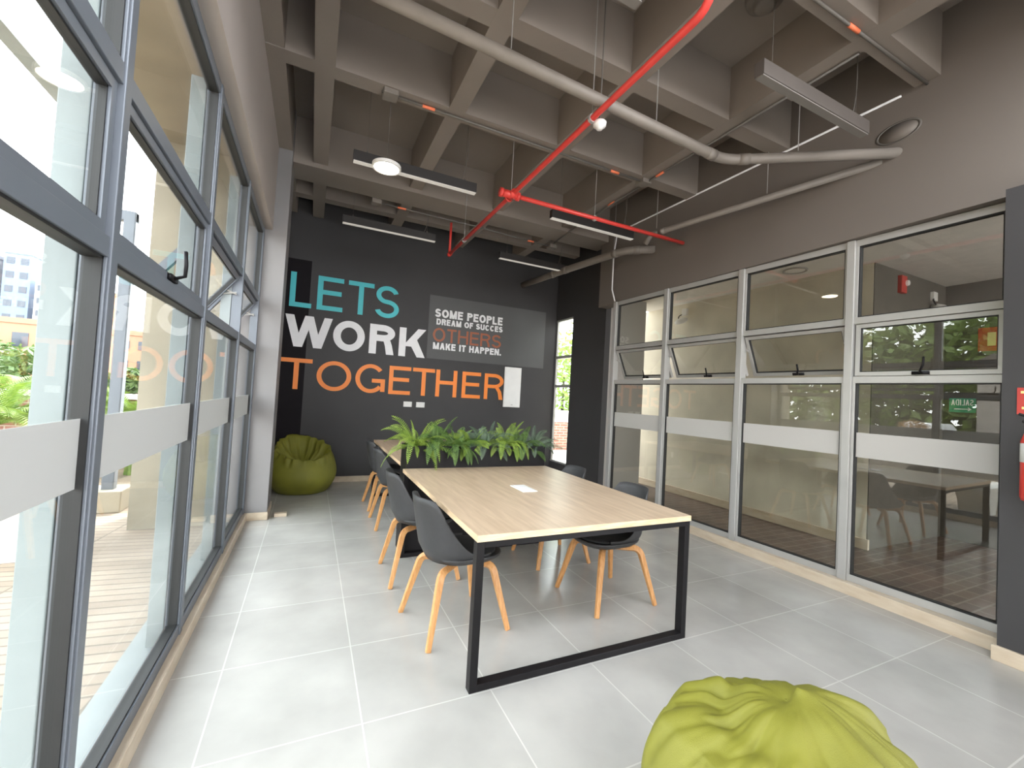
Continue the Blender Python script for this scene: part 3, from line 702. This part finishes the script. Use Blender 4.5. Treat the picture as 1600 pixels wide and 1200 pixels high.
bm = bmesh.new(); lathe(bm, [(.106, -.006), (.122, -.006), (.122, .022), (0, .022), (0, .002), (.106, .002), (.106, -.006)], 40); obj('rim', bm, 'white_pl', t)
bm = bmesh.new(); tube(bm, [(0, 0, .02), (0, 0, 1.05)], .002, 6); obj('suspension_cable', bm, 'cond', t)

# ---------------------------------------------------------------- pipes, conduits, detectors
RX, RZ = 1.675, 3.43
t = thing('sprinkler_pipe', 'red fire pipe running along the ceiling with a side branch', 'pipe', (RX, 3.80, RZ))
bm = bmesh.new()
pts = [(0, 2.1, 0), (0, 0, 0), (0, -2.22, 0)] + [tuple(v) for v in solve_arc((0, -2.22, 0), (0, -2.33, 0), (-.03, -2.36, .12), 6)[1:]] + [(-.09, -2.40, .5), (-.10, -2.41, 1.0)]
tube(bm, pts, .022, 14); obj('main_pipe', bm, 'red', t, smooth=True)
bm = bmesh.new(); tube(bm, [(0, 0, 0), (2.36, 0, 0)], .022, 14); obj('branch_pipe', bm, 'red', t, smooth=True)
bm = bmesh.new()
tube(bm, [(-.11, 0, .0), (.07, 0, .0)], .038, 14); tube(bm, [(0, -.07, 0), (0, .07, 0)], .038, 14); tube(bm, [(-.13, 0, 0), (-.10, 0, 0)], .044, 14)
tube(bm, [(.05, 0, 0), (.08, 0, 0)], .043, 14); tube(bm, [(0, .05, 0), (0, .08, 0)], .043, 14)
obj('tee_fitting', bm, 'red', t, smooth=True)
bm = bmesh.new(); tube(bm, [(0, 2.1, 0), (0, 2.1, .46)], .018, 12); tube(bm, [(0, 2.06, 0), (0, 2.125, 0)], .031, 12); obj('riser', bm, 'red', t, smooth=True)
for xx, yy in ((0, -1.33), (1.0, .0), (0, .02), (0, 1.45)):
    bm = bmesh.new(); tube(bm, [(xx, yy, .02), (xx, yy, .99 if yy < -1 else .6)], .0035, 6); tube(bm, [(xx - .0, yy - .012, 0), (xx, yy + .012, 0)], .031, 12); obj('hanger_rod', bm, 'steel', t)
t = thing('smoke_detector', 'small white detector hanging beside the red pipe', 'smoke detector', (1.735, 2.46, 3.40))
bm = bmesh.new(); lathe(bm, [(0, -.035), (.02, -.035), (.028, -.02), (.045, -.01), (.048, .015), (.03, .022), (0, .022)], 24); obj('body', bm, 'white_pl', t, smooth=True)
bm = bmesh.new(); tube(bm, [(-.0, 0, .02), (0, 0, 1.0)], .005, 8); obj('stem', bm, 'cond', t)
t = thing('smoke_detector', 'grey round ceiling detector above the nearest linear lamp', 'smoke detector', (2.78, 1.98, 4.42))
bm = bmesh.new(); lathe(bm, [(0, -.09), (.055, -.09), (.075, -.075), (.08, -.05), (.085, -.045), (.12, -.04), (.13, -.005), (.13, 0), (0, 0)], 32); obj('body', bm, 'greypipe', t, smooth=True)

def grey_pipe(label, pts, r, hang=(), name='drain_pipe'):
    o = thing(name, label, 'pipe', pts[0]); b0 = Vector(pts[0]); q = [Vector(p) - b0 for p in pts]; full = [q[0]]
    for a_, b_, c_ in zip(q, q[1:], q[2:]):
        k = min(.14, (b_ - a_).length * .4, (c_ - b_).length * .4)
        full += solve_arc(b_ + (a_ - b_).normalized() * k, b_, b_ + (c_ - b_).normalized() * k, 6)
    full.append(q[-1])
    bm = bmesh.new(); tube(bm, full, r, 18); obj('tube', bm, 'greypipe', o, smooth=True)
    for i in range(1, len(q) - 1):
        for nb in (q[i - 1], q[i + 1]):
            d_ = nb - q[i]
            if d_.length < .3: continue
            d_.normalize(); bm = bmesh.new(); tube(bm, [q[i] + d_ * .12, q[i] + d_ * .20], r * 1.1, 18); obj('collar', bm, 'greypipe', o, smooth=True)
    for h in hang:
        v = Vector(h) - b0; bm = bmesh.new(); tube(bm, [v, (v.x, v.y, 4.42 - b0.z if len(h) < 4 else 3.96 - b0.z)], .0035, 6); tube(bm, [v + Vector((0, 0, -r)), v + Vector((0, 0, -r - .012))], .01, 6); obj('hanger_rod', bm, 'steel', o)
    return o
grey_pipe('grey pipe crossing the ceiling then angling to the bulkhead', [(-.34, 2.30, 3.52), (2.98, 2.44, 3.50), (4.05, 1.68, 3.50)], .040, [(.98, 2.36, 3.57), (2.21, 2.41, 3.56), (3.45, 2.12, 3.56)])
grey_pipe('grey pipe running along above the partition', [(3.60, 4.02, 3.40), (3.62, 3.95, 3.50), (4.02, 1.80, 3.48)], .032, [(3.62, 3.86, 3.55), (3.87, 2.66, 3.54)])
grey_pipe('thick grey duct running to the back corner', [(4.02, 4.30, 3.50), (3.72, 4.55, 3.50), (3.52, 5.9, 3.5), (3.40, 6.97, 3.50)], .052, [(3.70, 4.75, 3.56)])

def conduit(label, pts, joints, r=.010, box_at=None):
    o = thing('cable_conduit', label, 'conduit', pts[0], 0, 'cable conduits on the ceiling ribs'); b0 = Vector(pts[0]); q = [Vector(p) - b0 for p in pts]
    bm = bmesh.new(); tube(bm, q, r, 10); obj('tube', bm, 'cond', o, smooth=True)
    for p, d_ in joints:
        p = Vector(p) - b0; d_ = Vector(d_).normalized() * .055
        bm = bmesh.new(); tube(bm, [p - d_, p + d_], r * 1.35, 10); obj('coupling', bm, 'orange_pl', o, smooth=True)
    for p in box_at or ():
        v = Vector(p) - b0; bm = bmesh.new(); box(bm, v + Vector((-.06, -.06, -.03)), v + Vector((.06, .06, .03))); obj('junction_box', bm, 'greypipe', o, .004)
    return o
Zc = 3.935
conduit('conduit along the second ceiling rib with two orange couplings', [(.38, 3.69, Zc), (1.9, 3.69, Zc), (3.24, 3.69, Zc)], [((.78, 3.69, Zc), (1, 0, 0)), ((2.83, 3.69, Zc), (1, 0, 0))], box_at=[(3.24, 3.69, Zc), (.45, 3.69, Zc + .005)])
conduit('conduit running lengthwise near the bulkhead with orange couplings', [(3.27, 1.62, Zc), (3.27, 3.4, Zc), (3.27, 5.2, Zc - .03), (3.30, 5.75, 3.88)], [((3.27, 3.47, Zc), (0, 1, 0)), ((3.27, 4.30, Zc), (0, 1, 0)), ((3.28, 5.40, 3.925), (0, 1, -.1))])
conduit('conduit close to the back wall with orange couplings', [(.62, 5.78, 3.88), (2.0, 5.80, 3.88), (3.35, 5.90, 3.88)], [((.95, 5.785, 3.88), (1, 0, 0)), ((2.95, 5.87, 3.88), (1, 0, .03))], box_at=[(.62, 5.78, 3.88), (3.35, 5.9, 3.88)])
conduit('conduit at the upper right corner with one orange coupling', [(2.55, 1.53, Zc), (4.0, 1.53, Zc)], [((3.02, 1.53, Zc), (1, 0, 0))])
bm = bmesh.new(); tube(bm, [(3.985, 1.68, 3.93), (3.985, 4.80, 3.97), (3.95, 5.02, 3.92), (3.93, 5.05, 3.6), (3.925, 5.04, 3.1), (3.945, 4.99, 2.92)], .010, 8)
tag(obj('white_cable', bm, 'white_v', None, smooth=True), 'thin white cable along the bulkhead dropping to the partition corner', 'cable')
t = thing('ceiling_speaker', 'flattened grey grille on the bulkhead imitating a reflected speaker', 'speaker', (4.0, 1.70, 3.66))  # added grille, squashed to imitate the reflection of a ceiling speaker
rotY = Matrix.Rotation(-PI / 2, 4, 'Y')
t.scale = (1, 1, .55)
bm = bmesh.new(); lathe(bm, [(.125, .0), (.146, .0), (.146, .003), (.125, .003), (.125, 0)], 40, rotY); obj('rim', bm, 'cond', t, smooth=True)
bm = bmesh.new(); lathe(bm, [(0, .002), (.125, .002), (.125, .0), (0, 0)], 40, rotY); obj('grille', bm, 'bulk', t, smooth=True)

# ---------------------------------------------------------------- near column: fire sign and extinguisher
t = thing('fire_sign', 'red fire equipment sign on the dark column at the right edge', 'sign', (3.868, .99, 1.58))
bm = bmesh.new(); box(bm, (-.004, -.075, -.08), (0, .03, .08)); obj('plate', bm, 'red_sign', t)
bm = bmesh.new(); box(bm, (-.0055, -.06, .045), (-.0042, .015, .06)); box(bm, (-.0055, -.05, -.05), (-.0042, .01, -.035)); obj('print', bm, 'yellow_p', t)
t = thing('fire_extinguisher', 'fire extinguisher with white label hanging on the dark column', 'fire extinguisher', (3.79, .918, 1.0))
bm = bmesh.new(); lathe(bm, [(0, 0), (.06, 0), (.065, .02), (.065, .34), (.05, .39), (.022, .41), (.022, .44), (0, .44)], 28); obj('cylinder', bm, 'red', t, smooth=True)
bm = bmesh.new(); lathe(bm, [(.0655, .22), (.0662, .22), (.0662, .33), (.0655, .33)], 28); obj('label_band', bm, 'white_pl', t, smooth=True)
bm = bmesh.new(); tube(bm, [(0, 0, .44), (0, 0, .47), (-.02, .07, .50)], .008, 8); tube(bm, [(0, 0, .45), (-.03, .05, .455)], .008, 8); obj('handle', bm, 'blk_metal', t)

# ---------------------------------------------------------------- things in the corridor
def emergency_lamp(loc, label, ax):
    t = thing('emergency_lamp', label, 'emergency lamp', loc, ax, 'white emergency lamps in the corridor')
    bm = bmesh.new(); box(bm, (-.05, -.045, .08), (.05, 0, .19)); obj('box', bm, 'white_pl', t, .004)
    bm = bmesh.new(); lathe(bm, [(0, -.02), (.06, -.015), (.10, 0), (.105, .03), (.06, .06), (0, .07)], 24, Matrix.Translation((0, -.09, -.04)) @ Matrix.Rotation(.5, 4, 'X')); obj('lamp_head', bm, 'white_pl', t, smooth=True)
    bm = bmesh.new(); tube(bm, solve_arc((.0, -.03, .10), (-.16, -.06, .10), (-.05, -.08, -.02), 8), .008, 8); obj('cord', bm, 'blk_metal', t)
emergency_lamp((5.53, 5.13, 2.86), 'emergency lamp on the corridor wall behind the second pane', -PI / 2)
emergency_lamp((6.85, 2.53, 2.82), 'emergency lamp on the recess face behind the nearest pane', 0)
t = thing('alarm_sounder', 'red alarm sounder high on the recess face behind the nearest pane', 'alarm', (6.08, 2.53, 2.98))
bm = bmesh.new(); box(bm, (-.06, -.05, -.1), (.06, 0, .1)); obj('body', bm, 'red_sign', t, .006)
bm = bmesh.new(); lathe(bm, [(0, .03), (.03, .02), (.035, 0), (0, 0)], 16, Matrix.Translation((.05, -.05, .02)) @ Matrix.Rotation(PI / 2, 4, 'X')); obj('beacon', bm, 'white_pl', t)
t = thing('ceiling_speaker', 'round speaker set in the pale corridor ceiling', 'speaker', (5.15, 3.15, 3.14))
bm = bmesh.new(); lathe(bm, [(.10, -.002), (.13, -.002), (.13, -.012), (.115, -.016), (.10, -.002)], 36); obj('rim', bm, 'conc_grey', t, smooth=True)
bm = bmesh.new(); lathe(bm, [(0, -.008), (.101, -.005), (.101, -.001), (0, -.001)], 36); obj('grille', bm, 'conc_wh', t)
bx = XP(1.34) + .03
t = thing('exit_sign', 'green SALIDA sign with arrow and mirrored letters behind the partition glass', 'sign', (bx, 1.345, 1.55), math.atan2(-1, .0327)); t.scale = (.9, 1, .9)
# the letters are built mirrored on the side facing the room
bm = bmesh.new(); box(bm, (-.075, -.002, -.055), (.075, .002, .055)); obj('plate', bm, 'green_sign', t, .001)
o2 = bpy.data.objects.new('tmp', None)
x = -.062; txt = 'SALIDA'; tot = sum(WID[c] for c in txt) + .2 * 5; k = .124 / tot
for c in txt:
    bm = bmesh.new(); glyph(bm, c, x, x + WID[c] * k, .0, .045, .0055, .003)
    for v in bm.verts: v.co.y = (.0025 if v.co.y > -.001 else -.0025) ; v.co.x = -v.co.x
    obj('letter_' + c.lower(), bm, 'white_v', t); x += (WID[c] + .2) * k
bpy.data.objects.remove(o2)
bm = bmesh.new(); box(bm, (-.045, -.0025, -.032), (.05, .0025, -.026))
for s in (-1, 1):
    v = [bm.verts.new(p) for p in ((.052, -.0025, -.029), (.034, -.0025, -.029 + s * .014), (.030, -.0025, -.029 + s * .010), (.044, -.0025, -.029))]; bm.faces.new(v)
    v = [bm.verts.new(p) for p in ((.052, .0025, -.029), (.034, .0025, -.029 + s * .014), (.030, .0025, -.029 + s * .010), (.044, .0025, -.029))]; bm.faces.new(v)
obj('arrow', bm, 'white_v', t)
t = thing('fire_sign', 'red sign with pale print on the recess wall behind the nearest pane', 'sign', (7.2, 2.12, 2.43), PI / 2)
bobj('plate', (-.10, 0, -.14), (.10, .006, .14), 'red_sign', t); bobj('print', (-.05, .0062, -.08), (.02, .008, .08), 'yellow_p', t)
# the slope, wall, car and booth beyond the terrace: seen mirrored in the partition glass
struct('wall_garden', [((-9.2, -4, -.1), (-8.95, 12, 1.12))], 'lowwall')
t = thing('booth', 'grey booth with a sloped roof mirrored in the nearest partition pane', 'booth', (-10.6, 4.35, -.1))
bm = bmesh.new(); box(bm, (-.35, -.33, 0), (.35, .33, 3.35)); obj('wall', bm, 'booth', t)
bm = bmesh.new(); v = [bm.verts.new(p) for p in ((-.45, -.43, 3.35), (.45, -.43, 3.35), (.45, .43, 3.35), (-.45, .43, 3.35), (-.45, 0, 3.62), (.45, 0, 3.62))]
for f in ((0, 1, 5, 4), (2, 3, 4, 5), (0, 4, 3), (1, 2, 5), (0, 3, 2, 1)): bm.faces.new([v[i] for i in f])
obj('roof', bm, 'lampgrey', t)
def leafblob(name, c, rad, n, size, m, label, cat, seed, group=None, kind=None, stem=True):
    rnd = random.Random(seed); o = thing(name, label, cat, (c[0], c[1], c[2] - rad[2]), 0, group, kind)
    bm = bmesh.new()
    for _ in range(n):
        while True:
            p = Vector((rnd.uniform(-1, 1), rnd.uniform(-1, 1), rnd.uniform(-1, 1)))
            if .35 < p.length < 1: break
        p = Vector((p.x * rad[0], p.y * rad[1], p.z * rad[2] + rad[2])); a_ = Vector((rnd.gauss(0, 1), rnd.gauss(0, 1), rnd.gauss(0, .6))).normalized(); b_ = a_.cross(Vector((rnd.gauss(0, 1), rnd.gauss(0, 1), rnd.gauss(0, 1)))).normalized()
        s = size * rnd.uniform(.6, 1.3)
        v = [bm.verts.new(p + q) for q in (-a_ * s, b_ * s * .4, a_ * s, -b_ * s * .4)]; bm.faces.new(v)
    obj('foliage', bm, m, o)
    if stem:
        bm = bmesh.new(); tube(bm, [(0, 0, 0), (.03, 0, rad[2] * 1.2)], [.04 * rad[2], .015 * rad[2]], 8); obj('stem', bm, 'soil', o)
    return o
leafblob('shrub', (-9.6, 5.95, 1.12), (.3, .42, .30), 700, .045, 'rustleaf', 'orange brown shrub behind the grey garden wall', 'shrub', 11)
leafblob('shrub', (-9.6, 3.25, 1.15), (.3, .40, .32), 700, .045, 'rustleaf', 'dry shrub behind the grey garden wall near the booth', 'shrub', 12)
leafblob('wild_slope', (-17.5, 5, 2.3), (2.2, 12, 4.0), 9500, .36, 'hedge_dk', 'dense green wild slope mirrored in the partition glass', 'foliage', 14, None, 'stuff', False)
t = thing('car', 'white car roof showing over the grey garden wall', 'car', (-10.9, 5.75, -.1), PI / 2)
bm = bmesh.new(); v0 = [(-1.0, .25), (-.95, .75), (-.5, .85), (-.2, 1.44), (.55, 1.46), (.9, .9), (1.0, .7), (1.0, .25)]
a_ = [bm.verts.new((x_, -.75, z_)) for x_, z_ in v0]; b_ = [bm.verts.new((x_, .75, z_)) for x_, z_ in v0]
bm.faces.new(a_); bm.faces.new(b_[::-1])
for i in range(8): bm.faces.new((a_[i], b_[i], b_[(i + 1) % 8], a_[(i + 1) % 8]))
obj('body', bm, 'car', t, .05)
bm = bmesh.new(); box(bm, (-.35, -.76, .9), (.6, .76, 1.18)); obj('side_window', bm, 'dkglass', t)
for xx in (-.6, .6):
    for yy in (-.7, .55):
        bm = bmesh.new(); tube(bm, [(xx, yy, .3), (xx, yy + .15, .3)], .3, 20); obj('wheel', bm, 'blk_metal', t)

# ---------------------------------------------------------------- terrace on the left
t = thing('pergola_frame', 'grey steel pergola post on a concrete footing outside', 'pergola', (-1.995, 6.32, -.1))
bm = bmesh.new(); box(bm, (-.055, -.055, .2), (.055, .055, 3.42)); obj('post', bm, 'alu_dark', t, .01)
bm = bmesh.new(); box(bm, (-3.2, -.05, 3.30), (.055, .05, 3.42)); obj('beam', bm, 'alu_dark', t, .01)
bm = bmesh.new(); box(bm, (-.19, -.16, 0), (.16, .22, .24)); obj('footing', bm, 'concrete', t, .01)
tag(bobj('pergola_beam', (-2.35, -1, 3.98), (-2.22, 5.6, 4.12), 'alu_out', None), 'long grey pergola beam outside the upper left panes', 'beam')
t = thing('bench', 'pale concrete bench with curved legs on the terrace', 'bench', (-2.42, 4.95, -.1))
bm = bmesh.new(); box(bm, (-.62, -.25, .40), (.62, .25, .47)); obj('seat', bm, 'conc_wh', t, .01)
for s in (-1, 1):
    bm = bmesh.new(); n = 10; A, B = [], []
    for i in range(n + 1):
        z_ = .40 * i / n; w_ = .10 + .20 * (i / n) ** 2.2
        A.append((s * .36 - w_, z_)); B.append((s * .36 + w_, z_))
    pr = A + B[::-1]
    f_ = [bm.verts.new((x_, -.2, z_)) for x_, z_ in pr]; g_ = [bm.verts.new((x_, .2, z_)) for x_, z_ in pr]
    bm.faces.new(f_); bm.faces.new(g_[::-1]); m_ = len(pr)
    for i in range(m_): bm.faces.new((f_[i], g_[i], g_[(i + 1) % m_], f_[(i + 1) % m_]))
    obj('leg', bm, 'conc_wh', t)
bench0 = t
dup(bench0, (-2.75, 2.75, -.1), .1, 'pale concrete bench mirrored low in the nearest partition pane')
t = thing('parapet_wall', 'red brick parapet with pale coping across the terrace', 'wall', (0, 0, 0))
bobj('brickwork', (-12, 9.6, -.1), (-1.2, 9.85, 1.02), 'brick_x', t); bobj('coping', (-12, 9.55, 1.02), (-1.2, 9.9, 1.10), 'conc_wh', t)
def palm(x, y, z, n, L, label, seed):
    rnd = random.Random(seed); o = thing('areca_palm', label, 'palm', (x, y, -.1), 0, 'palms along the brick parapet')
    bm = bmesh.new()
    for k in range(n):
        az = 2 * PI * (k + rnd.random()) / n
        frond(bm, (0, 0, z), az, rnd.uniform(.5, 1.3), L * rnd.uniform(.7, 1.1), rnd.uniform(1.2, 2.3), rnd.uniform(.20, .30), n=34, roll=rnd.uniform(-.4, .4), lw=.011, sweep=.8)
    obj('fronds', bm, 'palm', o)
    bm = bmesh.new()
    for k in range(4): tube(bm, [(.05 * math.cos(k * 1.6), .05 * math.sin(k * 1.6), 0), (0, 0, z)], [.03, .015], 6)
    obj('stems', bm, 'palm', o)
palm(-3.85, 8.2, .75, 26, 1.15, 'areca palm at the left edge of the photo', 21)
palm(-3.20, 8.7, .70, 22, .95, 'areca palm left of the near mullion', 22)
palm(-2.45, 8.5, .70, 26, 1.05, 'areca palm seen right of the near mullion', 23)
# city and hills
def tower(x, y, w, h, m, label, nx, nz):
    t = thing('tower_block', label, 'building', (x, y, -.4), 0, 'far city blocks')
    bobj('wall', (-w / 2, -w / 2, 0), (w / 2, w / 2, h), m, t)
    bm = bmesh.new()
    for i in range(nx):
        for j in range(nz):
            cx = -w / 2 + w * (i + .5) / nx; cz = h * (j + .5) / nz; box(bm, (cx - w / nx * .28, -w / 2 - .05, cz - h / nz * .22), (cx + w / nx * .28, -w / 2 + .02, cz + h / nz * .22))
    obj('windows', bm, 'dkglass', t); bobj('parapet', (-w / 2 - .1, -w / 2 - .1, h), (w / 2 + .1, w / 2 + .1, h + .5), m, t)
tower(-47.0, 92, 8.5, 18, 'bld1', 'white tower block farthest left in the city view', 4, 9)
tower(-40.5, 90, 3.0, 19, 'bld3', 'slim blue grey tower block among white ones', 2, 9)
tower(-34.5, 90, 6.4, 15, 'bld1', 'wide white tower block right of the blue one', 5, 8)
tower(-28.6, 84, 3.0, 13.5, 'bld2', 'brick coloured tower block by the near mullion', 2, 7)
tower(-24.0, 60, 8.0, 6.2, 'bld2', 'low orange house block in front of the towers', 4, 2)
tower(-15.2, 56, 4.6, 5.8, 'bld2', 'orange house seen right of the near mullion', 3, 3)
rnd = random.Random(5)
for i, (x_, y_, r_) in enumerate(((-27, 54, 2.4), (-22.5, 47, 2.0), (-18.2, 43, 1.7), (-12.7, 50, 1.5), (-8.8, 50, 1.5), (-13.2, 44, 1.1), (-33.5, 50, 2.4))):
    leafblob('tree', (x_, y_, r_ * .95 - .1), (r_ * 1.25, r_, r_), 700, .32, 'hedge', ['tall green tree below the towers', 'green tree left of the near mullion', 'small green tree hidden by the mullion', 'pale green tree right of the pergola post', 'round green tree before the hazy hill', 'low tree beside the orange house', 'green tree at the left edge of the city view'][i], 'tree', 40 + i, 'trees before the city')
bm = bmesh.new(); n = 30; r0 = []; r1 = []
for i in range(n + 1):
    x_ = -120 + 200 * i / n; h_ = 19 + 5 * math.sin(i * .5) + 3 * math.sin(i * 1.3)
    r0.append((bm.verts.new((x_, 230, -2)), bm.verts.new((x_, 300, h_))))
for a_, b_ in zip(r0, r0[1:]): bm.faces.new((a_[0], b_[0], b_[1], a_[1]))
o = obj('hills', bm, 'hill'); o['kind'] = 'structure'
# outside the slim window
t = thing('parapet_wall', 'low brick parapet with pale coping outside the slim window', 'wall', (0, 0, 0))
bobj('brickwork', (4.6, 10.4, -.13), (14, 10.65, .80), 'brick_x', t); bobj('coping', (4.6, 10.36, .80), (14, 10.7, 1.12), 'conc_wh', t)
for i, (x_, y_, z_, r_) in enumerate(((7.9, 12.6, 1.9, 1.1), (10.0, 14.2, 2.6, 1.2))):
    leafblob('tree', (x_, y_, z_), (r_, r_, z_), 1500, .12, 'palm', ['leafy tree low in the slim window', 'leafy tree high in the slim window'][i], 'tree', 60 + i, 'trees outside the slim window')
